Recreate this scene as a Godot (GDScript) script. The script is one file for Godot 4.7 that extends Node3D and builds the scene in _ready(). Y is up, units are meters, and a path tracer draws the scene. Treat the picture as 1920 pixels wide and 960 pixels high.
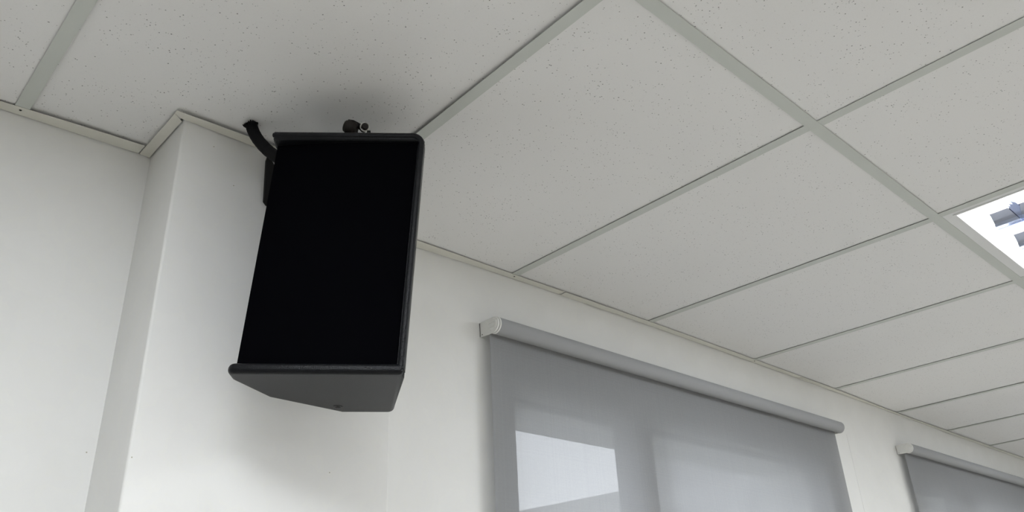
extends Node3D

const H := 2.5498            # underside of the ceiling grid
const ROOM_X0 := -4.5
const ROOM_X1 := 6.3
const ROOM_Z1 := 5.4
const COL_X0 := -0.3625      # pillar
const COL_X1 := 0.118
const COL_Z := 0.117
const TEE := 0.024
const MAIN_Z := 0.878

var M := {}
var rng := RandomNumberGenerator.new()
var taken := {}


# ------------------------------------------------------------------ mesh helpers
class Shape:
	var st := SurfaceTool.new()
	var xf := Transform3D()

	func _init(t := Transform3D()) -> void:
		st.begin(Mesh.PRIMITIVE_TRIANGLES)
		xf = t

	func vert(p: Vector3, n: Vector3, uv: Vector2) -> void:
		st.set_normal((xf.basis * n).normalized())
		st.set_uv(uv)
		st.add_vertex(xf * p)

	func tri(a: Vector3, b: Vector3, c: Vector3, na: Vector3, nb: Vector3, nc: Vector3, ua := Vector2(), ub := Vector2(), uc := Vector2()) -> void:
		var g := (b - a).cross(c - a)
		vert(a, na, ua)
		if g.dot(na + nb + nc) > 0.0:
			vert(c, nc, uc)
			vert(b, nb, ub)
		else:
			vert(b, nb, ub)
			vert(c, nc, uc)

	func quad(a: Vector3, b: Vector3, c: Vector3, d: Vector3, n: Vector3) -> void:
		tri(a, b, c, n, n, n, Vector2(0, 0), Vector2(1, 0), Vector2(1, 1))
		tri(a, c, d, n, n, n, Vector2(0, 0), Vector2(1, 1), Vector2(0, 1))

	func box(lo: Vector3, hi: Vector3) -> void:
		var p := PackedVector2Array([Vector2(lo.x, lo.z), Vector2(hi.x, lo.z), Vector2(hi.x, hi.z), Vector2(lo.x, hi.z)])
		prism(p, lo.y, hi.y)

	# polygon in x, z, extruded in y; flat faces
	func prism(poly: PackedVector2Array, y0: float, y1: float) -> void:
		var ids := Geometry2D.triangulate_polygon(poly)
		for k in range(0, ids.size(), 3):
			var a := poly[ids[k]]
			var b := poly[ids[k + 1]]
			var c := poly[ids[k + 2]]
			for e in [[y0, Vector3.DOWN], [y1, Vector3.UP]]:
				tri(Vector3(a.x, e[0], a.y), Vector3(b.x, e[0], b.y), Vector3(c.x, e[0], c.y), e[1], e[1], e[1], a, b, c)
		var ccw := not Geometry2D.is_polygon_clockwise(poly)
		for k in poly.size():
			var a := poly[k]
			var b := poly[(k + 1) % poly.size()]
			var d := (b - a).normalized()
			var n := Vector3(d.y, 0, -d.x)
			if Geometry2D.is_point_in_polygon((a + b) / 2.0 + Vector2(n.x, n.z) * 1e-5, poly):
				n = -n
			quad(Vector3(a.x, y0, a.y), Vector3(b.x, y0, b.y), Vector3(b.x, y1, b.y), Vector3(a.x, y1, a.y), n)
		ccw = ccw

	# convex outline in x, z with rounded upper and lower edges
	func slab(poly: PackedVector2Array, y0: float, y1: float, r: float, steps := 5) -> void:
		var n := poly.size()
		var mid := Vector2()
		for p in poly:
			mid += p / n
		var out := PackedVector2Array()
		for k in n:
			var d1 := (poly[k] - poly[(k + n - 1) % n]).normalized()
			var d2 := (poly[(k + 1) % n] - poly[k]).normalized()
			var d := (d1 + d2).normalized()
			var o := Vector2(d.y, -d.x)
			if o.dot(poly[k] - mid) < 0.0:
				o = -o
			out.append(o)
		var rings := []
		for k in steps + 1:
			var a := -PI / 2 + PI / 2 * k / steps
			rings.append([r * (1.0 - cos(a)), y0 + r + r * sin(a), a])
		for k in steps + 1:
			var a := PI / 2 * k / steps
			rings.append([r * (1.0 - cos(a)), y1 - r + r * sin(a), a])
		for j in rings.size() - 1:
			for k in n:
				var q := (k + 1) % n
				var ps := []
				var ns := []
				for e in [[j, k], [j, q], [j + 1, q], [j + 1, k]]:
					var ring: Array = rings[e[0]]
					var p2: Vector2 = poly[e[1]] - out[e[1]] * ring[0]
					var o2: Vector2 = out[e[1]]
					ps.append(Vector3(p2.x, ring[1], p2.y))
					ns.append(Vector3(o2.x * cos(ring[2]), sin(ring[2]), o2.y * cos(ring[2])))
				tri(ps[0], ps[1], ps[2], ns[0], ns[1], ns[2])
				tri(ps[0], ps[2], ps[3], ns[0], ns[2], ns[3])
		for e in [[y0, Vector3.DOWN], [y1, Vector3.UP]]:
			for k in n:
				var q := (k + 1) % n
				var a2 := poly[k] - out[k] * r
				var b2 := poly[q] - out[q] * r
				tri(Vector3(mid.x, e[0], mid.y), Vector3(a2.x, e[0], a2.y), Vector3(b2.x, e[0], b2.y), e[1], e[1], e[1])

	# profile of (radius, height) turned about the local y axis
	func lathe(profile: Array, at := Transform3D(), segs := 24, smooth := false) -> void:
		for j in profile.size() - 1:
			var a: Vector2 = profile[j]
			var b: Vector2 = profile[j + 1]
			var d := b - a
			var nn := Vector2(d.y, -d.x).normalized()
			for k in segs:
				var t0 := TAU * k / segs
				var t1 := TAU * (k + 1) / segs
				var ps := []
				var ns := []
				for e in [[a, t0], [a, t1], [b, t1], [b, t0]]:
					ps.append(at * Vector3(e[0].x * cos(e[1]), e[0].y, e[0].x * sin(e[1])))
					ns.append(at.basis * Vector3(nn.x * cos(e[1]), nn.y, nn.x * sin(e[1])))
				tri(ps[0], ps[1], ps[2], ns[0], ns[1], ns[2])
				tri(ps[0], ps[2], ps[3], ns[0], ns[2], ns[3])
		smooth = smooth

	# closed cross-section (2D) swept along points; frame = side vectors per point
	func sweep(path: Array, side: Array, up: Array, section: PackedVector2Array, scales := []) -> void:
		var m := section.size()
		var mid := Vector2()
		for p in section:
			mid += p / m
		for j in path.size() - 1:
			for k in m:
				var q := (k + 1) % m
				var ps := []
				var ns := []
				for e in [[j, k], [j, q], [j + 1, q], [j + 1, k]]:
					var s: Vector2 = section[e[1]]
					var sc: float = scales[e[0]] if scales.size() else 1.0
					var before: Vector2 = section[(e[1] + m - 1) % m]
					var after: Vector2 = section[(e[1] + 1) % m]
					var dd := (after - before).normalized()
					var o := Vector2(dd.y, -dd.x)
					if o.dot(s - mid) < 0.0:
						o = -o
					ps.append(path[e[0]] + side[e[0]] * s.x * sc + up[e[0]] * s.y * sc)
					ns.append(side[e[0]] * o.x + up[e[0]] * o.y)
				tri(ps[0], ps[1], ps[2], ns[0], ns[1], ns[2])
				tri(ps[0], ps[2], ps[3], ns[0], ns[2], ns[3])
		for e in [0, path.size() - 1]:
			var nn: Vector3 = (path[1] - path[0]) if e == 0 else (path[e] - path[e - 1])
			nn = -nn.normalized() if e == 0 else nn.normalized()
			var sc: float = scales[e] if scales.size() else 1.0
			for k in m:
				var a: Vector2 = section[k] * sc
				var b: Vector2 = section[(k + 1) % m] * sc
				var c: Vector2 = mid * sc
				tri(path[e] + side[e] * c.x + up[e] * c.y, path[e] + side[e] * a.x + up[e] * a.y, path[e] + side[e] * b.x + up[e] * b.y, nn, nn, nn)

	# round tube along points
	func tube(path: Array, radius: float, segs := 14, scales := []) -> void:
		var side := []
		var up := []
		var u := Vector3(0.31, 0.2, 0.93)
		for j in path.size():
			var t: Vector3 = (path[mini(j + 1, path.size() - 1)] - path[maxi(j - 1, 0)]).normalized()
			u = (u - t * u.dot(t)).normalized()
			up.append(u)
			side.append(t.cross(u).normalized())
		var sec := PackedVector2Array()
		for k in segs:
			sec.append(Vector2(cos(TAU * k / segs), sin(TAU * k / segs)) * radius)
		sweep(path, side, up, sec, scales)


func obj(called: String, s: Shape, m: Material, parent: Node = self, label := "") -> MeshInstance3D:
	var o := MeshInstance3D.new()
	o.name = numbered(called) if parent == self else called
	s.st.index()
	o.mesh = s.st.commit()
	o.material_override = m
	o.mesh.surface_set_material(0, m)
	if label:
		o.set_meta("label", label)
	parent.add_child(o, true)
	return o


func numbered(called: String) -> String:
	if not taken.has(called):
		taken[called] = 0
		return called
	taken[called] += 1
	return "%s_%03d" % [called, taken[called]]


func tag(o: Node, label: String, category := "", group := "", kind := "") -> void:
	o.set_meta("label", label)
	if category:
		o.set_meta("category", category)
	if group:
		o.set_meta("group", group)
	if kind:
		o.set_meta("kind", kind)


func thing(called: String, at: Transform3D, label: String, category := "", group := "", kind := "") -> Node3D:
	var o := Node3D.new()
	o.name = numbered(called)
	add_child(o)
	o.transform = at
	tag(o, label, category, group, kind)
	return o


func rounded(corners: Array, segs := 5) -> PackedVector2Array:
	# corners: [x, z, radius]
	var out := PackedVector2Array()
	var n := corners.size()
	for k in n:
		var p := Vector2(corners[k][0], corners[k][1])
		var a := Vector2(corners[(k + n - 1) % n][0], corners[(k + n - 1) % n][1])
		var b := Vector2(corners[(k + 1) % n][0], corners[(k + 1) % n][1])
		var r: float = corners[k][2]
		if r <= 0.0:
			out.append(p)
			continue
		var da := (a - p).normalized()
		var db := (b - p).normalized()
		var half := da.angle_to(db) / 2.0
		var cut := r / tan(absf(half))
		var c := p + (da + db).normalized() * r / sin(absf(half))
		var s := p + da * cut - c
		var e := p + db * cut - c
		var sweep_angle := s.angle_to(e)
		for j in segs + 1:
			out.append(c + s.rotated(sweep_angle * j / segs))
	return out


# ------------------------------------------------------------------ materials
func noise_tex(freq: float, size: int, lo: Color, hi: Color, type := FastNoiseLite.TYPE_SIMPLEX_SMOOTH, octaves := 4, s := 1) -> NoiseTexture2D:
	var n := FastNoiseLite.new()
	n.seed = s
	n.noise_type = type
	n.frequency = freq
	n.fractal_octaves = octaves
	var t := NoiseTexture2D.new()
	t.width = size
	t.height = size
	t.seamless = true
	t.noise = n
	var g := Gradient.new()
	g.set_color(0, lo)
	g.set_color(1, hi)
	t.color_ramp = g
	return t


func mat(c: Color, rough := 0.8, metal := 0.0, spec := 0.5) -> StandardMaterial3D:
	var m := StandardMaterial3D.new()
	m.albedo_color = c
	m.roughness = rough
	m.metallic = metal
	m.metallic_specular = spec
	return m


func triplanar(m: StandardMaterial3D, metres: float) -> void:
	m.uv1_triplanar = true
	m.uv1_world_triplanar = true
	m.uv1_scale = Vector3.ONE / metres


func pinholes() -> ImageTexture:
	# mineral-fibre board: flat white paint pricked with small dark pinholes
	var n := 2048
	var im := Image.create(n, n, false, Image.FORMAT_RGB8)
	im.fill(Color(1, 1, 1))
	var grain := FastNoiseLite.new()
	grain.seed = 4
	grain.frequency = 0.004
	var r := RandomNumberGenerator.new()
	r.seed = 77
	for k in 90000:
		var p := Vector2i(r.randi_range(0, n - 1), r.randi_range(0, n - 1))
		var v := r.randf_range(0.93, 1.0)
		im.set_pixelv(p, Color(v, v, v))
	var made := 0
	while made < 6200:
		var x := r.randi_range(4, n - 5)
		var y := r.randi_range(4, n - 5)
		if r.randf() > 0.28 + 0.95 * grain.get_noise_2d(x, y) + 0.25:
			continue
		made += 1
		var rad := r.randf_range(0.5, 1.0) if r.randf() < 0.7 else r.randf_range(1.0, 1.75)
		var dark := r.randf_range(0.38, 0.72)
		for i in range(-3, 4):
			for j in range(-3, 4):
				var d := Vector2(i, j * r.randf_range(0.85, 1.15)).length()
				var cover := clampf(rad + 0.5 - d, 0.0, 1.0)
				if cover > 0.0:
					var v: float = lerpf(im.get_pixel(x + i, y + j).r, dark, cover)
					im.set_pixel(x + i, y + j, Color(v, v, v))
	return ImageTexture.create_from_image(im)


func weave() -> ImageTexture:
	var n := 512
	var im := Image.create(n, n, false, Image.FORMAT_RGB8)
	var r := RandomNumberGenerator.new()
	r.seed = 5
	var rows := []
	var cols := []
	for k in n:
		rows.append(r.randf_range(-0.01, 0.01))
		cols.append(r.randf_range(-0.012, 0.012))
	for y in n:
		for x in n:
			var v: float = 0.95 + (0.03 if (x / 2 + y / 2) % 2 else -0.03) + rows[y] + cols[x] + r.randf_range(-0.03, 0.03)
			im.set_pixel(x, y, Color(v, v, v))
	return ImageTexture.create_from_image(im)


func make_materials() -> void:
	M.wall = mat(Color(0.925, 0.924, 0.914), 0.62, 0.0, 0.4)
	M.wall.albedo_texture = noise_tex(0.006, 512, Color(0.986, 0.986, 0.984), Color(1, 1, 1), FastNoiseLite.TYPE_SIMPLEX_SMOOTH, 5, 3)
	M.wall.heightmap_enabled = true
	M.wall.heightmap_scale = 0.03
	M.wall.heightmap_texture = noise_tex(0.02, 512, Color.BLACK, Color.WHITE, FastNoiseLite.TYPE_SIMPLEX_SMOOTH, 4, 9)
	triplanar(M.wall, 0.55)
	M.tile = mat(Color(0.925, 0.925, 0.922), 0.95, 0.0, 0.25)
	M.tile.albedo_texture = pinholes()
	triplanar(M.tile, 1.229)
	M.tile_edge = mat(Color(0.72, 0.70, 0.64), 0.95, 0.0, 0.2)
	M.tee = mat(Color(0.80, 0.815, 0.795), 0.5, 0.0, 0.4)
	M.angle = mat(Color(0.875, 0.87, 0.835), 0.5, 0.0, 0.4)
	M.rivet = mat(Color(0.2, 0.2, 0.19), 0.5, 0.3)
	M.dark = mat(Color(0.09, 0.09, 0.09), 0.9)
	M.floor = mat(Color(0.69, 0.67, 0.637), 0.5)
	M.speaker = mat(Color(0.072, 0.077, 0.088), 0.32, 0.0, 0.31)
	M.speaker.heightmap_enabled = true
	M.speaker.heightmap_scale = 0.05
	M.speaker.heightmap_texture = noise_tex(0.12, 512, Color.BLACK, Color.WHITE, FastNoiseLite.TYPE_SIMPLEX, 2, 21)
	triplanar(M.speaker, 0.12)
	M.grille = mat(Color(0.022, 0.022, 0.032), 1.0, 0.0, 0.1)
	M.black_metal = mat(Color(0.055, 0.052, 0.05), 0.55, 0.0, 0.4)
	M.brown_metal = mat(Color(0.13, 0.11, 0.095), 0.6, 0.0, 0.4)
	M.sleeve = mat(Color(0.045, 0.045, 0.055), 0.75, 0.0, 0.3)
	M.steel = mat(Color(0.62, 0.61, 0.58), 0.35, 1.0)
	M.plastic = mat(Color(0.90, 0.90, 0.885), 0.35, 0.0, 0.5)
	M.fabric = mat(Color(0.665, 0.67, 0.675), 0.85, 0.0, 0.3)
	M.fabric.albedo_texture = weave()
	M.fabric.uv1_scale = Vector3(1.8 / 0.35, 2.2 / 0.35, 1)
	M.fabric_roll = M.fabric.duplicate()
	M.fabric.albedo_color.a = 0.92
	M.fabric.transparency = BaseMaterial3D.TRANSPARENCY_ALPHA
	M.fabric.cull_mode = BaseMaterial3D.CULL_DISABLED
	M.fabric.backlight_enabled = true
	M.fabric.backlight = Color(0.74, 0.74, 0.75)
	M.window_frame = mat(Color(0.42, 0.42, 0.42), 0.45, 0.0)
	M.glass = mat(Color(0.9, 0.95, 0.95, 0.06), 0.02)
	M.glass.transparency = BaseMaterial3D.TRANSPARENCY_ALPHA
	M.fixture = mat(Color(0.90, 0.905, 0.905), 0.35, 0.0, 0.5)
	M.mirror = mat(Color(0.80, 0.84, 0.94), 0.12, 1.0)
	M.lamp = mat(Color(0.95, 0.95, 0.95), 0.4)
	M.lamp.emission_enabled = true
	M.lamp.emission = Color(1.0, 0.99, 0.97)
	M.lamp.emission_energy_multiplier = 14.0
	M.concrete = mat(Color(0.72, 0.72, 0.72), 0.9)
	M.concrete.albedo_texture = noise_tex(0.01, 256, Color(0.85, 0.85, 0.85), Color(1, 1, 1))
	triplanar(M.concrete, 4.0)
	M.render_wall = mat(Color(0.76, 0.76, 0.75), 0.9)
	M.ground = mat(Color(0.45, 0.45, 0.43), 0.95)


# ------------------------------------------------------------------ main
func _ready() -> void:
	rng.seed = 11
	# camera
	var cam := Camera3D.new()
	cam.name = "camera"
	cam.position = Vector3(-0.7797, 1.62, 1.4096)
	cam.rotation = Vector3(0.4647, -0.77, -0.0502)
	cam.fov = rad_to_deg(2.0 * atan(480.0 / 1506.06))
	cam.near = 0.02
	add_child(cam)
	cam.current = true
	# overcast daylight outside
	var env := Environment.new()
	env.background_mode = Environment.BG_SKY
	var sky := Sky.new()
	var sm := ProceduralSkyMaterial.new()
	sm.sky_top_color = Color(0.86, 0.89, 0.93)
	sm.sky_horizon_color = Color(0.93, 0.94, 0.95)
	sm.ground_horizon_color = Color(0.6, 0.6, 0.6)
	sm.ground_bottom_color = Color(0.45, 0.45, 0.44)
	sm.sun_angle_max = 1.0
	sky.sky_material = sm
	env.sky = sky
	env.background_energy_multiplier = 6.4
	env.ambient_light_source = Environment.AMBIENT_SOURCE_DISABLED
	env.tonemap_mode = Environment.TONE_MAPPER_LINEAR
	env.tonemap_exposure = 1.0
	env.sdfgi_enabled = true
	env.ssao_enabled = true
	env.ssil_enabled = true
	var we := WorldEnvironment.new()
	we.name = "world_environment"
	we.environment = env
	add_child(we)

	make_materials()
	build_room()
	build_ceiling()
	build_trims()
	build_windows()
	build_outside()
	build_lights()
	build_blinds()
	build_speaker()


func wall_front(x: float) -> float:
	# the plaster of the window wall is a little bowed
	var pts := [[-4.8, -0.25], [-0.63, -0.0575], [-0.36, -0.0455], [0.1, -0.041], [0.29, -0.0346], [0.5, -0.0255], [0.79, -0.0202], [1.03, -0.0175], [1.45, -0.017], [2.4, -0.019], [3.6, -0.033], [4.8, -0.036], [6.8, -0.036]]
	for k in pts.size() - 1:
		if x <= pts[k + 1][0]:
			return lerpf(pts[k][1], pts[k + 1][1], (x - pts[k][0]) / (pts[k + 1][0] - pts[k][0]))
	return -0.036


func wall_strip(s: Shape, x0: float, x1: float, y0: float, y1: float, back := -0.30) -> void:
	var poly := PackedVector2Array()
	var n := maxi(1, int((x1 - x0) / 0.12))
	for k in n + 1:
		var x := lerpf(x0, x1, float(k) / n)
		poly.append(Vector2(x, wall_front(x)))
	poly.append(Vector2(x1, back))
	poly.append(Vector2(x0, back))
	s.prism(poly, y0, y1)


const OPEN1 := [0.592, 2.20]
const OPEN2 := [3.03, 4.63]
const OPEN_TOP := 2.226
const OPEN_SILL := 0.95
const CRACK_X := 2.446

func build_room() -> void:
	var top := 2.95
	var s := Shape.new()
	wall_strip(s, ROOM_X0 - 0.3, OPEN1[0], 0, top)
	wall_strip(s, OPEN1[0], OPEN1[1], OPEN_TOP, top)
	wall_strip(s, OPEN1[0], OPEN1[1], 0, OPEN_SILL)
	# hairline crack in the plaster between the two windows
	wall_strip(s, OPEN1[1], CRACK_X - 0.0007, 0, 2.375)
	wall_strip(s, CRACK_X + 0.0007, OPEN2[0], 0, 2.375)
	s.box(Vector3(CRACK_X - 0.01, 0, -0.29), Vector3(CRACK_X + 0.01, 2.375, -0.028))
	wall_strip(s, OPEN1[1], OPEN2[0], 2.375, top)
	wall_strip(s, OPEN2[0], OPEN2[1], OPEN_TOP, top)
	wall_strip(s, OPEN2[0], OPEN2[1], 0, OPEN_SILL)
	wall_strip(s, OPEN2[1], ROOM_X1 + 0.3, 0, top)
	var w := obj("wall_window_side", s, M.wall)
	tag(w, "white painted plaster wall behind the roller blinds", "wall", "", "structure")
	var pits := [Vector3(-0.3763, 1.9593, wall_front(-0.3763))]
	for p in pits:
		var d := Shape.new(Transform3D(Basis(Vector3.RIGHT, PI / 2), p))
		d.lathe([Vector2(0.0012, -0.001), Vector2(0.0012, 0.0003), Vector2(0, 0.0004)], Transform3D(), 8)
		obj("nail_hole", d, M.tile_edge, w)
	s = Shape.new()
	s.prism(rounded([[COL_X0, -0.06, 0], [COL_X0, COL_Z, 0.0045], [COL_X1, COL_Z, 0.0045], [COL_X1, -0.05, 0]], 4), 0, top)
	var col := obj("wall_pillar", s, M.wall)
	tag(col, "white plastered square pillar behind the black loudspeaker", "pillar", "", "structure")
	for p in [Vector3(-0.3013, 2.5165, COL_Z), Vector3(-0.2537, 2.4481, COL_Z), Vector3(-0.0114, 1.9354, COL_Z), Vector3(-0.3565, 1.9217, COL_Z)]:
		var d := Shape.new(Transform3D(Basis(Vector3.RIGHT, PI / 2), p))
		d.lathe([Vector2(0.0011, -0.001), Vector2(0.0011, 0.0003), Vector2(0, 0.0004)], Transform3D(), 8)
		obj("nail_hole", d, M.tile_edge, col)
	s = Shape.new()
	s.box(Vector3(ROOM_X0 - 0.3, -0.2, -0.3), Vector3(ROOM_X1 + 0.3, 0, ROOM_Z1 + 0.3))
	tag(obj("floor", s, M.floor), "pale grey floor of the room", "floor", "", "structure")
	for e in [["wall_left", Vector3(ROOM_X0 - 0.3, 0, -0.3), Vector3(ROOM_X0, top, ROOM_Z1 + 0.3), "white end wall at the pillar end of the room"], ["wall_right", Vector3(ROOM_X1, 0, -0.3), Vector3(ROOM_X1 + 0.3, top, ROOM_Z1 + 0.3), "white end wall beyond the second window"], ["wall_back", Vector3(ROOM_X0, 0, ROOM_Z1), Vector3(ROOM_X1, top, ROOM_Z1 + 0.3), "white wall opposite the windows"]]:
		s = Shape.new()
		s.box(e[1], e[2])
		tag(obj(e[0], s, M.wall), e[3], "wall", "", "structure")


# centre line of the k-th cross tee: x at the wall and at the first main tee
func tee_x(k: int, z: float) -> float:
	var known := {-1: [-0.5985, -0.5997], 0: [0.015, -0.003], 1: [0.5959, 0.595], 2: [1.1738, 1.2077], 3: [1.7874, 1.811], 4: [2.3994, 2.407], 5: [3.0134, 3.0], 6: [3.6007, 3.571], 7: [4.19, 4.155]}
	if z > MAIN_Z:
		return 0.6 * k
	var e: Array = known.get(k, [0.6 * k, 0.6 * k])
	return lerpf(e[0], e[1], z / 0.866)


func is_light_cell(k: int, row: int) -> bool:
	return row in [1, 3] and posmod(k - 2, 4) == 0 and k >= -2


func main_lines() -> Array:
	return [-0.04, MAIN_Z, MAIN_Z + 1.2, MAIN_Z + 2.4, MAIN_Z + 3.6, ROOM_Z1]


func build_ceiling() -> void:
	var root := thing("ceiling", Transform3D(), "suspended ceiling of white pinholed tiles in a pale grey metal grid", "ceiling", "", "structure")
	var s := Shape.new()
	s.box(Vector3(ROOM_X0 - 0.3, 2.9, -0.3), Vector3(ROOM_X1 + 0.3, 3.1, ROOM_Z1 + 0.3))
	obj("slab", s, M.concrete, root)
	var lines := main_lines()
	var column := PackedVector2Array([Vector2(COL_X0 - 0.004, -0.4), Vector2(COL_X1 + 0.004, -0.4), Vector2(COL_X1 + 0.004, COL_Z + 0.004), Vector2(COL_X0 - 0.004, COL_Z + 0.004)])
	# tiles
	for row in lines.size() - 1:
		for k in range(-8, 14):
			if is_light_cell(k, row):
				continue
			var z0: float = lines[row] + 0.004
			var z1: float = lines[row + 1] - 0.004
			var xa := tee_x(k, z0) + 0.003
			var xb := tee_x(k + 1, z0) - 0.003
			var xc := tee_x(k + 1, z1) - 0.003
			var xd := tee_x(k, z1) + 0.003
			if row > 0:
				xa = tee_x(k, z1) + 0.003
				xb = tee_x(k + 1, z1) - 0.003
			xa = clampf(xa, ROOM_X0 + 0.01, ROOM_X1 - 0.01)
			xb = clampf(xb, ROOM_X0 + 0.01, ROOM_X1 - 0.01)
			xc = clampf(xc, ROOM_X0 + 0.01, ROOM_X1 - 0.01)
			xd = clampf(xd, ROOM_X0 + 0.01, ROOM_X1 - 0.01)
			if xb - xa < 0.05:
				continue
			if row == 0:
				z0 = minf(wall_front(xa), wall_front(xb)) + 0.002
			var poly := PackedVector2Array([Vector2(xa, z0), Vector2(xb, z0), Vector2(xc, z1), Vector2(xd, z1)])
			var pieces: Array = Array(Geometry2D.clip_polygons(poly, column)) if row == 0 else [poly]
			var lift := H + 0.0024 + rng.randf_range(0.0, 0.0012) + (0.0035 if row == 0 and k == -1 else 0.0)
			for piece in pieces:
				if absf(area(piece)) < 0.01:
					continue
				s = Shape.new()
				s.prism(piece, lift, lift + 0.015)
				obj("ceiling_tile", s, M.tile, root)
	# main tees run along the window wall, cross tees between them
	for j in range(1, lines.size() - 1):
		s = Shape.new()
		var z: float = lines[j]
		s.box(Vector3(ROOM_X0, H, z - 0.0125), Vector3(ROOM_X1, H + 0.0006, z + 0.0125))
		s.box(Vector3(ROOM_X0, H + 0.0006, z - 0.0015), Vector3(ROOM_X1, H + 0.036, z + 0.0015))
		obj("main_tee", s, M.tee, root)
	for row in lines.size() - 1:
		for k in range(-7, 14):
			var z0: float = lines[row] + 0.0125
			var z1: float = lines[row + 1] - 0.0125
			var xa := tee_x(k, z0 if row == 0 else z1)
			var xb := tee_x(k, z1)
			if row == 0:
				z0 = wall_front(xa) + 0.004
				if xa > COL_X0 and xa < COL_X1:
					z0 = COL_Z + 0.004
			if xa < ROOM_X0 + 0.05 or xa > ROOM_X1 - 0.05:
				continue
			s = Shape.new()
			for e in [[0.012, 0.0003, 0.0008], [0.0013, 0.0008, 0.034]]:
				s.prism(PackedVector2Array([Vector2(xa - e[0], z0), Vector2(xa + e[0], z0), Vector2(xb + e[0], z1), Vector2(xb - e[0], z1)]), H + e[1], H + e[2])
			obj("cross_tee", s, M.tee, root)


func area(p: PackedVector2Array) -> float:
	var a := 0.0
	for k in p.size():
		a += p[k].cross(p[(k + 1) % p.size()]) / 2.0
	return a


func angle_piece(poly: PackedVector2Array, drop: float, label: String, rivets := []) -> void:
	# perimeter wall angle: the flange that carries the tile edges
	var s := Shape.new()
	s.prism(poly, H - drop - 0.0006, H - drop)
	var o := obj("trim", s, M.angle)
	o.name = "trim_%d" % (taken["trim"] + 1)
	tag(o, label, "ceiling trim", "", "structure")
	for p in rivets:
		var r := Shape.new(Transform3D(Basis(), Vector3(p.x, H - drop - 0.0006, p.y)))
		r.lathe([Vector2(0, -0.0012), Vector2(0.0016, -0.001), Vector2(0.0024, 0.0)], Transform3D(), 10)
		obj("rivet", r, M.rivet, o)


func build_trims() -> void:
	# left of the pillar
	var p := PackedVector2Array()
	for x in [ROOM_X0, -2.0, -0.6336, -0.4947, -0.3875]:
		p.append(Vector2(x, wall_front(x) + 0.0028))
	p.append(Vector2(-0.387, -0.0105))
	p.append(Vector2(-0.4947, -0.0176))
	p.append(Vector2(-0.6336, -0.0304))
	p.append(Vector2(-2.0, -0.10))
	p.append(Vector2(ROOM_X0, -0.22))
	angle_piece(p, 0.0002, "pale metal angle along the wall left of the pillar", [Vector2(-0.5992, -0.0367)])
	# round the pillar
	angle_piece(PackedVector2Array([Vector2(-0.3855, -0.044), Vector2(COL_X0 - 0.003, -0.044), Vector2(COL_X0 - 0.003, 0.1120), Vector2(-0.3845, 0.1280)]), 0.0011, "pale metal angle on the side of the pillar facing the bare wall")
	angle_piece(PackedVector2Array([Vector2(-0.3852, 0.1380), Vector2(-0.3852, 0.1255), Vector2(-0.3670, COL_Z + 0.0022), Vector2(0.14, COL_Z + 0.0022), Vector2(0.14, 0.1465), Vector2(-0.20, 0.1460)]), 0.0004, "pale metal angle across the pillar behind the loudspeaker")
	angle_piece(PackedVector2Array([Vector2(COL_X1 + 0.0005, COL_Z), Vector2(COL_X1 + 0.0005, -0.038), Vector2(0.142, -0.036), Vector2(0.142, COL_Z)]), 0.001, "pale metal angle on the side of the pillar facing the windows")
	# along the window wall, in overlapping lengths
	var cuts := [0.119, 0.785, 1.026, 2.118, 2.633, 2.905, 3.187, 3.505, ROOM_X1]
	var drops := [0.0003, 0.0014, 0.0004, 0.0013, 0.0005, 0.0015, 0.0004, 0.0013]
	var names := ["beside the pillar", "above the near corner of the first blind", "above the first roller blind", "over the end of the first blind", "between the two windows", "above the near corner of the second blind", "above the second roller blind", "running on to the far end wall"]
	var inner := [[0.1, -0.002], [0.29, -0.001], [0.58, 0.0005], [0.79, 0.0045], [1.17, 0.0085], [1.78, 0.007], [2.39, 0.003], [3.0, -0.012], [4.2, -0.013], [9.0, -0.013]]
	for k in cuts.size() - 1:
		var a: float = cuts[k] + (0.0028 if k else 0.0)
		var b: float = cuts[k + 1]
		var near := PackedVector2Array()
		var far := PackedVector2Array()
		var n := maxi(2, int((b - a) / 0.15))
		for j in n + 1:
			var x := lerpf(a, b, float(j) / n)
			near.append(Vector2(x, wall_front(x) + 0.0028))
			var zi := -0.01
			for i in inner.size() - 1:
				if x >= inner[i][0] and x <= inner[i + 1][0]:
					zi = lerpf(inner[i][1], inner[i + 1][1], (x - inner[i][0]) / (inner[i + 1][0] - inner[i][0]))
			far.append(Vector2(x, zi + (0.0012 if k % 2 else 0.0)))
		far.reverse()
		near.append_array(far)
		var riv := []
		if k == 0:
			riv = [Vector2(0.5996, -0.0075)]
		elif k == 2:
			riv = [Vector2(1.7895, -0.002)]
		angle_piece(near, drops[k], "pale metal ceiling angle " + names[k], riv)


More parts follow.
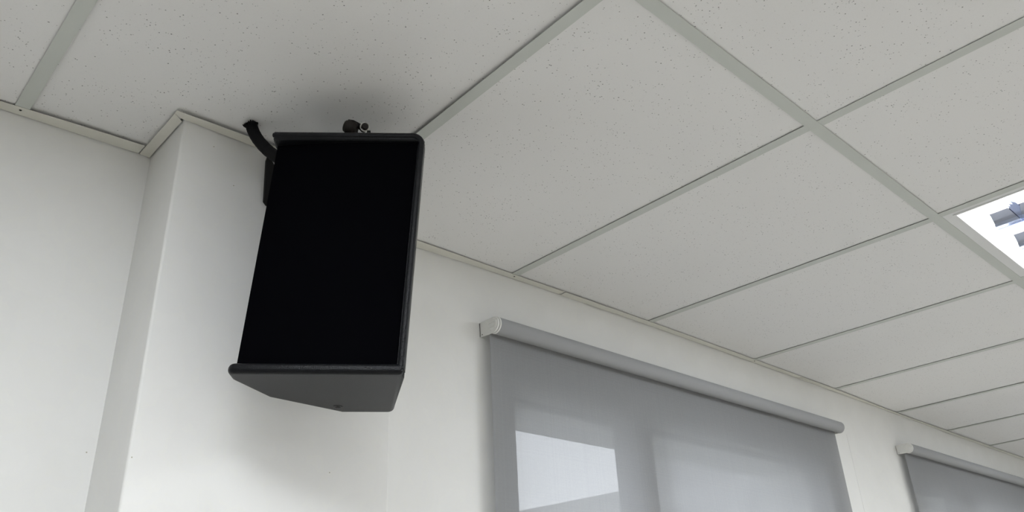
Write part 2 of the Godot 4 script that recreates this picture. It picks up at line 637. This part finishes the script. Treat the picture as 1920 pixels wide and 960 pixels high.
func build_windows() -> void:
	var spans := [OPEN1, OPEN2]
	var labels := ["grey framed window behind the first roller blind, next to the pillar", "grey framed window behind the second roller blind"]
	for k in 2:
		var x0: float = spans[k][0]
		var x1: float = spans[k][1]
		var root := thing("window_%d" % (k + 1), Transform3D(Basis(), Vector3(x0, OPEN_SILL, -0.08)), labels[k], "window", "", "structure")
		var w := x1 - x0
		var h := OPEN_TOP - OPEN_SILL
		var s := Shape.new()
		var d := 0.03
		s.box(Vector3(0, 0, 0), Vector3(w, 0.05, d))
		s.box(Vector3(0, h - 0.012, 0), Vector3(w, h, d))
		s.box(Vector3(0, 0.05, 0), Vector3(0.012, h - 0.012, d))
		s.box(Vector3(w - 0.05, 0.05, 0), Vector3(w, h - 0.012, d))
		obj("window_frame", s, M.window_frame, root)
		s = Shape.new()
		s.box(Vector3(0.4455, 0.05, 0.0005), Vector3(0.590, h - 0.012, d - 0.0005))
		obj("mullion", s, M.window_frame, root)
		for e in [[0.012, 0.4455], [0.59, w - 0.05]]:
			s = Shape.new()
			s.box(Vector3(e[0], 0.05, 0.012), Vector3(e[1], h - 0.012, 0.016))
			obj("pane", s, M.glass, root)


func build_outside() -> void:
	var s := Shape.new()
	s.box(Vector3(-40, -3.4, -60), Vector3(60, -3.2, -0.5))
	tag(obj("courtyard_ground", s, M.ground), "grey paved ground outside the windows", "ground", "", "structure")
	# lower neighbour whose sloping roof edge shows through the first pane
	var root := thing("low_building", Transform3D(Basis(), Vector3(0, -3.2, -13)), "low pale rendered building with a sloping roof outside the first window", "building")
	s = Shape.new(Transform3D(Basis(Vector3.RIGHT, PI / 2), Vector3(0, 0, 4)))
	# outline in x, y of the gable; the prism runs away from the window
	s.prism(PackedVector2Array([Vector2(6.0, 0.0), Vector2(12.3, 0.0), Vector2(12.3, -7.77), Vector2(9.26, -7.12), Vector2(6.0, -6.35)]), -4.0, 0.0)
	obj("gable_wall", s, M.render_wall, root)
	root = thing("tall_building", Transform3D(Basis(), Vector3(12.35, -3.2, -14)), "tall grey concrete building outside the right-hand panes", "building")
	s = Shape.new()
	s.prism(PackedVector2Array([Vector2(0, 5), Vector2(30, 5), Vector2(30, -6), Vector2(16, -6)]), 0, 24)
	obj("facade", s, M.concrete, root)


func build_lights() -> void:
	var first: Node3D = null
	var lines := main_lines()
	for row in [1, 3]:
		for k in [-2, 2, 6]:
			var x0: float = 0.6 * k
			var z0: float = lines[row]
			var at := Transform3D(Basis(), Vector3(x0 + 0.3, H, z0 + 0.6))
			var o: Node3D
			if first == null:
				o = make_fixture(at)
				first = o
			else:
				o = first.duplicate()
				o.name = numbered("ceiling_light")
				add_child(o)
				o.transform = at
			if row == 1 and k == 2:
				o.set_meta("label", "lit recessed mirror-louvre light in the tile grid, out from the first roller blind")


func make_fixture(at: Transform3D) -> Node3D:
	var o := thing("ceiling_light", at, "lit recessed mirror-louvre light farther out in the room", "ceiling light", "recessed louvre lights in the ceiling")
	var hx := 0.297
	var hz := 0.597
	var ix := 0.271
	var iz := 0.562
	var y := 0.0009
	var s := Shape.new()
	# rim with a small inner bead
	for e in [[-hx, -hz, hx, -iz], [-hx, iz, hx, hz], [-hx, -iz, -ix, iz], [ix, -iz, hx, iz]]:
		s.box(Vector3(e[0], y, e[1]), Vector3(e[2], y + 0.003, e[3]))
	for e in [[-ix - 0.004, -iz - 0.004, ix + 0.004, -iz + 0.002], [-ix - 0.004, iz - 0.002, ix + 0.004, iz + 0.004], [-ix - 0.004, -iz, -ix + 0.002, iz], [ix - 0.002, -iz, ix + 0.004, iz]]:
		s.box(Vector3(e[0], y - 0.002, e[1]), Vector3(e[2], y + 0.004, e[3]))
	obj("rim", s, M.fixture, o)
	s = Shape.new()
	s.box(Vector3(-hx, 0.10, -hz), Vector3(hx, 0.104, hz))
	s.box(Vector3(-hx, y + 0.003, -hz), Vector3(hx, 0.10, -hz + 0.004))
	s.box(Vector3(-hx, y + 0.003, hz - 0.004), Vector3(hx, 0.10, hz))
	s.box(Vector3(-hx, y + 0.003, -hz + 0.004), Vector3(-hx + 0.004, 0.10, hz - 0.004))
	s.box(Vector3(hx - 0.004, y + 0.003, -hz + 0.004), Vector3(hx, 0.10, hz - 0.004))
	obj("housing", s, M.fixture, o)
	# three lamps along the length
	for x in [-0.18, 0.0, 0.18]:
		s = Shape.new()
		s.lathe([Vector2(0, -0.55), Vector2(0.013, -0.55), Vector2(0.013, 0.55), Vector2(0, 0.55)], Transform3D(Basis(Vector3.RIGHT, PI / 2), Vector3(x, 0.072, 0)), 16)
		obj("lamp_tube", s, M.lamp, o)
	# lengthwise mirror wings, parabolic: wide above, narrow below
	for x in [-0.27, -0.09, 0.09, 0.27]:
		for side in [-1.0, 1.0]:
			if absf(x + side * 0.05) > 0.28:
				continue
			s = Shape.new()
			for j in 5:
				var t0 := j / 5.0
				var t1 := (j + 1) / 5.0
				var a := Vector3(x + side * (0.002 + 0.021 * t0 * t0), 0.003 + 0.038 * t0, 0)
				var b := Vector3(x + side * (0.002 + 0.021 * t1 * t1), 0.003 + 0.038 * t1, 0)
				var n := Vector3(side * (b.y - a.y), -absf(b.x - a.x), 0).normalized()
				var l := Vector3(0, 0, 0.525)
				s.quad(a - l, b - l, b + l, a + l, n)
			obj("reflector", s, M.mirror, o)
	# cross blades
	for c in 3:
		for j in range(1, 11):
			var xc: float = -0.18 + 0.18 * c
			var z: float = -0.567 + 0.1031 * j
			s = Shape.new()
			s.xf = Transform3D(Basis(Vector3(1, 0, 0), Vector3(0, 1, 0), Vector3(0, 0, 1)), Vector3(xc, 0, z))
			for side in [-1.0, 1.0]:
				for q in 3:
					var t0 := q / 3.0
					var t1 := (q + 1) / 3.0
					var a := Vector3(0, 0.004 + 0.032 * t0, side * (0.0012 + 0.008 * t0 * t0))
					var b := Vector3(0, 0.004 + 0.032 * t1, side * (0.0012 + 0.008 * t1 * t1))
					var n := Vector3(0, -absf(b.z - a.z), side * (b.y - a.y)).normalized()
					var la := Vector3(0.087 - 0.018 * t0 * t0, 0, 0)
					var lb := Vector3(0.087 - 0.018 * t1 * t1, 0, 0)
					s.quad(a - la, b - lb, b + lb, a + la, n)
			obj("louvre_blade", s, M.mirror, o)
	var light := AreaLight3D.new()
	light.name = "area_light"
	light.area_size = Vector2(0.53, 1.12)
	light.light_energy = 2.9
	light.light_color = Color(0.966, 0.984, 1.0)
	light.shadow_enabled = true
	light.rotation = Vector3(-PI / 2, 0, 0)
	light.position = Vector3(0, -0.003, 0)
	light.set("area_range", 20.0)
	light.set("area_attenuation", 2.0)
	o.add_child(light)
	return o


func build_blinds() -> void:
	var labels := ["grey screen roller blind with a bright window pane glowing through it", "plain grey roller blind hanging over the second window"]
	var x0s := [0.492, 2.927]
	for k in 2:
		var w := 1.802
		var root := thing("roller_blind", Transform3D(Basis(), Vector3(x0s[k], 2.371, 0.024)), labels[k], "roller blind", "roller blinds on the window wall")
		var r := 0.022
		# fabric falls from the back of the roll
		var s := Shape.new()
		var n := Vector3(0, 0, 1)
		var zb := -r + 0.0004
		s.quad(Vector3(0.001, 0.0, zb), Vector3(w, 0.0, zb), Vector3(w, -1.55, zb), Vector3(0.001, -1.55, zb), n)
		obj("fabric", s, M.fabric, root)
		s = Shape.new()
		s.lathe([Vector2(0.0, 0.004), Vector2(r, 0.004), Vector2(r, w + 0.003), Vector2(0.0, w + 0.003)], Transform3D(Basis(Vector3(0, 0, 1), -PI / 2), Vector3.ZERO), 40)
		obj("roll", s, M.fabric_roll, root)
		s = Shape.new()
		s.box(Vector3(0, -1.575, zb - 0.006), Vector3(w, -1.55, zb + 0.006))
		obj("bottom_bar", s, M.plastic, root)
		var to_wall := wall_front(x0s[k]) - 0.024
		for side in [0, 1]:
			var xb: float = -0.0045 if side == 0 else w + 0.0075
			# end plate: square at the wall, round in front; outline in x(z) and y
			var plate := PackedVector2Array([Vector2(to_wall, 0.0), Vector2(to_wall, 0.019), Vector2(0.0, 0.0205)])
			for j in range(1, 12):
				var a := PI / 2 - PI * j / 12.0
				plate.append(Vector2(0.0205 * cos(a), 0.0205 * sin(a)))
			plate.append(Vector2(0.0, -0.0205))
			plate.append(Vector2(to_wall, -0.019))
			var bas := Basis(Vector3(0, 0, 1), Vector3(1, 0, 0), Vector3(0, 1, 0))
			s = Shape.new(Transform3D(bas, Vector3(xb, 0, 0)))
			s.prism(plate, -0.0025, 0.0015)
			# foot screwed to the wall
			var foot: float = to_wall
			s.xf = Transform3D()
			s.box(Vector3(xb - 0.0025, -0.019, foot), Vector3(xb + 0.0105, 0.019, foot + 0.002))
			var b := obj("bracket", s, M.plastic, root, "white plastic end bracket")
			# moulded hub and ribs on the outer face
			s = Shape.new(Transform3D(Basis(Vector3(0, 0, 1), PI / 2), Vector3(xb - 0.0025, 0, 0)))
			s.lathe([Vector2(0.0, 0.003), Vector2(0.0145, 0.003), Vector2(0.0165, 0.0), Vector2(0.0165, -0.001)], Transform3D(), 24)
			obj("hub", s, M.plastic, b)
			for j in 2:
				s = Shape.new()
				s.box(Vector3(xb - 0.0068, 0.004 - 0.012 * j, -0.012), Vector3(xb - 0.0052, 0.0065 - 0.012 * j, 0.009))
				obj("rib", s, M.plastic, b)
			s = Shape.new(Transform3D(Basis(Vector3(0, 0, 1), PI / 2), Vector3(xb - 0.0025, -0.0145, to_wall + 0.009)))
			s.lathe([Vector2(0.0, 0.0006), Vector2(0.0014, 0.0004), Vector2(0.0014, -0.0005)], Transform3D(), 8)
			obj("screw", s, M.rivet, b)
			s = Shape.new(Transform3D(Basis(Vector3(0, 0, 1), PI / 2), Vector3(xb + (0.0085 if side == 0 else -0.001), 0, 0)))
			s.lathe([Vector2(0.0, 0.0055), Vector2(0.0212, 0.0055), Vector2(0.0223, 0.0045), Vector2(0.0223, 0.0008), Vector2(0.0, 0.0008)], Transform3D(), 36)
			obj("end_ring", s, M.plastic, root)


func build_speaker() -> void:
	var u := Vector3(0.751, -0.0706, 0.6565)
	var v := Vector3(0.051, 0.9975, 0.049)
	v = v.normalized()
	u = (u - v * u.dot(v)).normalized()
	var n := u.cross(v).normalized()
	var at := Transform3D(Basis(u, v, n), Vector3(-0.2978, 2.026, 0.2967))
	var o := thing("loudspeaker", at, "black wedge-shaped loudspeaker hung on the pillar below the ceiling", "loudspeaker")
	# the end panels are cut a little off square
	var askew := Transform3D(Basis(Vector3(1, 0.030, 0), Vector3(0, 1, 0), Vector3(0, 0, 1)), Vector3.ZERO)
	# plan outline, x across the front, z towards the front
	var s := Shape.new(askew)
	s.prism(rounded([[0.001, -0.030, 0.002], [0.252, -0.014, 0.0], [0.257, -0.030, 0.0], [0.221, -0.2135, 0.012], [0.133, -0.2135, 0.004], [0.033, -0.124, 0.004]], 4), -0.004, 0.424)
	obj("cabinet", s, M.speaker, o)
	s = Shape.new(askew)
	var plan := rounded([[-0.0045, 0.0, 0.012], [0.259, 0.0, 0.006], [0.222, -0.2165, 0.013], [0.1325, -0.2165, 0.006], [0.0275, -0.127, 0.006], [-0.006, -0.036, 0.012]], 5)
	s.slab(plan, -0.0075, 0.0095, 0.0075)
	obj("bottom_panel", s, M.speaker, o)
	s = Shape.new(askew)
	s.slab(rounded([[-0.003, -0.003, 0.010], [0.250, -0.003, 0.004], [0.2575, -0.020, 0.004], [0.222, -0.2165, 0.013], [0.1325, -0.2165, 0.006], [0.0275, -0.127, 0.006], [-0.005, -0.036, 0.012]], 5), 0.4145, 0.4275, 0.005)
	obj("top_panel", s, M.speaker, o)
	# top edge and right edge: one bent, rounded lip
	s = Shape.new(askew)
	var path := []
	var side := []
	var up := []
	var rad := 0.017
	var r2 := 0.0052
	path.append(Vector3(0.0, 0.4230, 0))
	path.append(Vector3(0.259 - r2 - rad, 0.4245, 0))
	for j in 9:
		var a := PI / 2 - PI / 2 * j / 8.0
		path.append(Vector3(0.259 - r2 - rad + rad * cos(a), 0.4245 - rad + rad * sin(a), 0))
	path.append(Vector3(0.259 - r2, 0.0010, 0))
	for j in path.size():
		var t: Vector3 = (path[mini(j + 1, path.size() - 1)] - path[maxi(j - 1, 0)]).normalized()
		side.append(Vector3(t.y, -t.x, 0) * -1.0)
		up.append(Vector3(0, 0, 1))
	var sec := rounded([[-0.0052, 0.0, 0.0045], [0.0052, 0.0, 0.0045], [0.0052, -0.022, 0.002], [-0.0052, -0.022, 0.002]], 5)
	s.sweep(path, side, up, sec)
	# rounded left end of the top lip
	s.lathe([Vector2(0.0, 0.0052), Vector2(0.0037, 0.0037), Vector2(0.0052, 0.0)], Transform3D(Basis(Vector3(0, 0, 1), PI / 2), Vector3(0.0005, 0.423, -0.0052)), 16)
	obj("rim", s, M.speaker, o)
	# grille: shallow bow between the lips
	s = Shape.new(askew)
	var front := PackedVector2Array()
	for j in 13:
		var t := j / 12.0
		front.append(Vector2(lerpf(0.0012, 0.246, t), lerpf(-0.026, -0.012, t) + 0.006 * sin(PI * t)))
	front.append(Vector2(0.246, -0.028))
	front.append(Vector2(0.0012, -0.030))
	s.prism(front, 0.008, 0.415)
	obj("grille", s, M.grille, o, "matt black cloth grille")
	# screw cup in the underside
	s = Shape.new(askew * Transform3D(Basis(Vector3(1, 0, 0), PI), Vector3(0.1325, -0.0073, -0.178)))
	s.lathe([Vector2(0.0085, 0.0), Vector2(0.0078, 0.0009), Vector2(0.0058, 0.0010), Vector2(0.0045, 0.0004)], Transform3D(), 24)
	var cup := obj("screw_cup", s, M.speaker, o)
	s = Shape.new(askew * Transform3D(Basis(Vector3(1, 0, 0), PI), Vector3(0.1325, -0.0073, -0.178)))
	s.lathe([Vector2(0.0, 0.0012), Vector2(0.0022, 0.0012), Vector2(0.0026, 0.0004), Vector2(0.0052, 0.0004)], Transform3D(), 16)
	obj("screw", s, M.black_metal, cup)

	# wall bracket with swivel
	var b := thing("speaker_bracket", Transform3D(Basis(), Vector3(-0.14, 2.485, COL_Z)), "black steel swivel bracket between the loudspeaker and the pillar", "bracket")
	var plate := CSGPolygon3D.new()
	plate.name = "wall_plate"
	var off := Vector2(-0.14, 2.485)
	var pts := PackedVector2Array()
	for p in [[-0.1965, 2.527], [-0.1945, 2.537], [-0.189, 2.5415], [-0.181, 2.5395], [-0.10, 2.537], [-0.10, 2.428], [-0.186, 2.428], [-0.1925, 2.4345]]:
		pts.append(Vector2(p[0], p[1]) - off)
	plate.polygon = pts
	plate.depth = 0.006
	plate.material = M.black_metal
	var hole := CSGPolygon3D.new()
	hole.name = "slot"
	hole.operation = CSGShape3D.OPERATION_SUBTRACTION
	var hp := PackedVector2Array()
	for p in [[-0.1875, 2.5345], [-0.180, 2.5325], [-0.1785, 2.522], [-0.181, 2.5235]]:
		hp.append(Vector2(p[0], p[1]) - off)
	hole.polygon = hp
	hole.depth = 0.03
	hole.position.z = 0.01
	plate.add_child(hole)
	plate.position.z = 0.006
	b.add_child(plate)
	# arm from the plate to the swivel over the top of the cabinet
	var inv := b.transform.affine_inverse()
	s = Shape.new()
	s.tube([Vector3(0.02, 0.02, 0.004), Vector3(0.025, 0.02, 0.03), inv * (at * Vector3(0.128, 0.468, -0.13)), inv * (at * Vector3(0.121, 0.470, -0.06))], 0.010, 12)
	obj("arm", s, M.black_metal, b)
	s = Shape.new(inv * at)
	s.box(Vector3(0.100, 0.4345, -0.11), Vector3(0.170, 0.4385, -0.045))
	s.box(Vector3(0.108, 0.4385, -0.075), Vector3(0.114, 0.472, -0.050))
	s.box(Vector3(0.148, 0.4385, -0.075), Vector3(0.154, 0.472, -0.050))
	obj("mounting_yoke", s, M.black_metal, b)
	s = Shape.new(inv * at)
	s.lathe([Vector2(0, -0.013), Vector2(0.008, -0.013), Vector2(0.0125, -0.009), Vector2(0.0130, 0.004), Vector2(0.0105, 0.010), Vector2(0, 0.012)], Transform3D(Basis(Vector3(0, 0, 1), 1.2), Vector3(0.117, 0.4765, -0.050)), 24)
	var hub := obj("swivel", s, M.brown_metal, b)
	s = Shape.new(inv * at)
	s.tube([Vector3(0.112, 0.4885, -0.050), Vector3(0.120, 0.4875, -0.050), Vector3(0.132, 0.481, -0.050), Vector3(0.140, 0.475, -0.050)], 0.0052, 10)
	obj("knuckle", s, M.black_metal, hub)
	s = Shape.new(inv * at)
	var face := Basis(Vector3(0, 1, 0), 0.35) * Basis(Vector3(1, 0, 0), PI / 2 + 0.25)
	s.lathe([Vector2(0.0062, -0.004), Vector2(0.0086, -0.004), Vector2(0.0086, 0.0), Vector2(0.0062, 0.0)], Transform3D(face, Vector3(0.1435, 0.4772, -0.047)), 24)
	obj("washer", s, M.steel, hub)
	s = Shape.new(inv * at)
	s.lathe([Vector2(0.0, 0.005), Vector2(0.0052, 0.004), Vector2(0.0064, 0.002), Vector2(0.0064, -0.016), Vector2(0, -0.016)], Transform3D(face, Vector3(0.1440, 0.4772, -0.046)), 16)
	obj("bolt", s, M.brown_metal, hub)

	# braided cable sleeve out of the ceiling
	var pa := [Vector3(-0.2610, H + 0.006, 0.1775), Vector3(-0.2541, 2.540, 0.1778), Vector3(-0.2499, 2.5133, 0.1943), Vector3(-0.2431, 2.4855, 0.2157), Vector3(-0.2362, 2.4607, 0.2395), Vector3(-0.2284, 2.4431, 0.2596), at * Vector3(0.004, 0.407, -0.073)]
	var curve := Curve3D.new()
	curve.bake_interval = 0.002
	for j in pa.size():
		var tan_v: Vector3 = (pa[mini(j + 1, pa.size() - 1)] - pa[maxi(j - 1, 0)]) / 6.0
		curve.add_point(pa[j], -tan_v, tan_v)
	var baked := []
	var sc := []
	for p in curve.get_baked_points():
		baked.append(p)
		sc.append(1.0 + (0.05 if baked.size() % 3 == 0 else 0.0) + rng.randf_range(-0.03, 0.03))
	var cable := thing("cable_sleeve", Transform3D(Basis(), baked[0]), "black braided cable sleeve curving from the ceiling to the loudspeaker", "cable")
	s = Shape.new(cable.transform.affine_inverse())
	s.tube(baked, 0.0108, 16, sc)
	obj("sleeve", s, M.sleeve, cable)
	# frayed ends of the braid at the ceiling
	for j in 16:
		var a := TAU * j / 16.0 + rng.randf_range(-0.1, 0.1)
		var dir: Vector3 = (baked[0] - baked[4]).normalized()
		var e1 := dir.cross(Vector3(1, 0, 0)).normalized()
		var e2 := dir.cross(e1)
		var out := e1 * cos(a) + e2 * sin(a)
		var p0: Vector3 = baked[3] + out * 0.0098 - cable.position
		var p1 := p0 + out * rng.randf_range(0.001, 0.006) + dir * rng.randf_range(0.003, 0.008)
		s = Shape.new()
		s.tube([p0, (p0 + p1) / 2 + out * 0.001, p1], 0.0019, 6, [1.2, 1.0, 0.5])
		obj("frayed_strand", s, M.sleeve, cable)
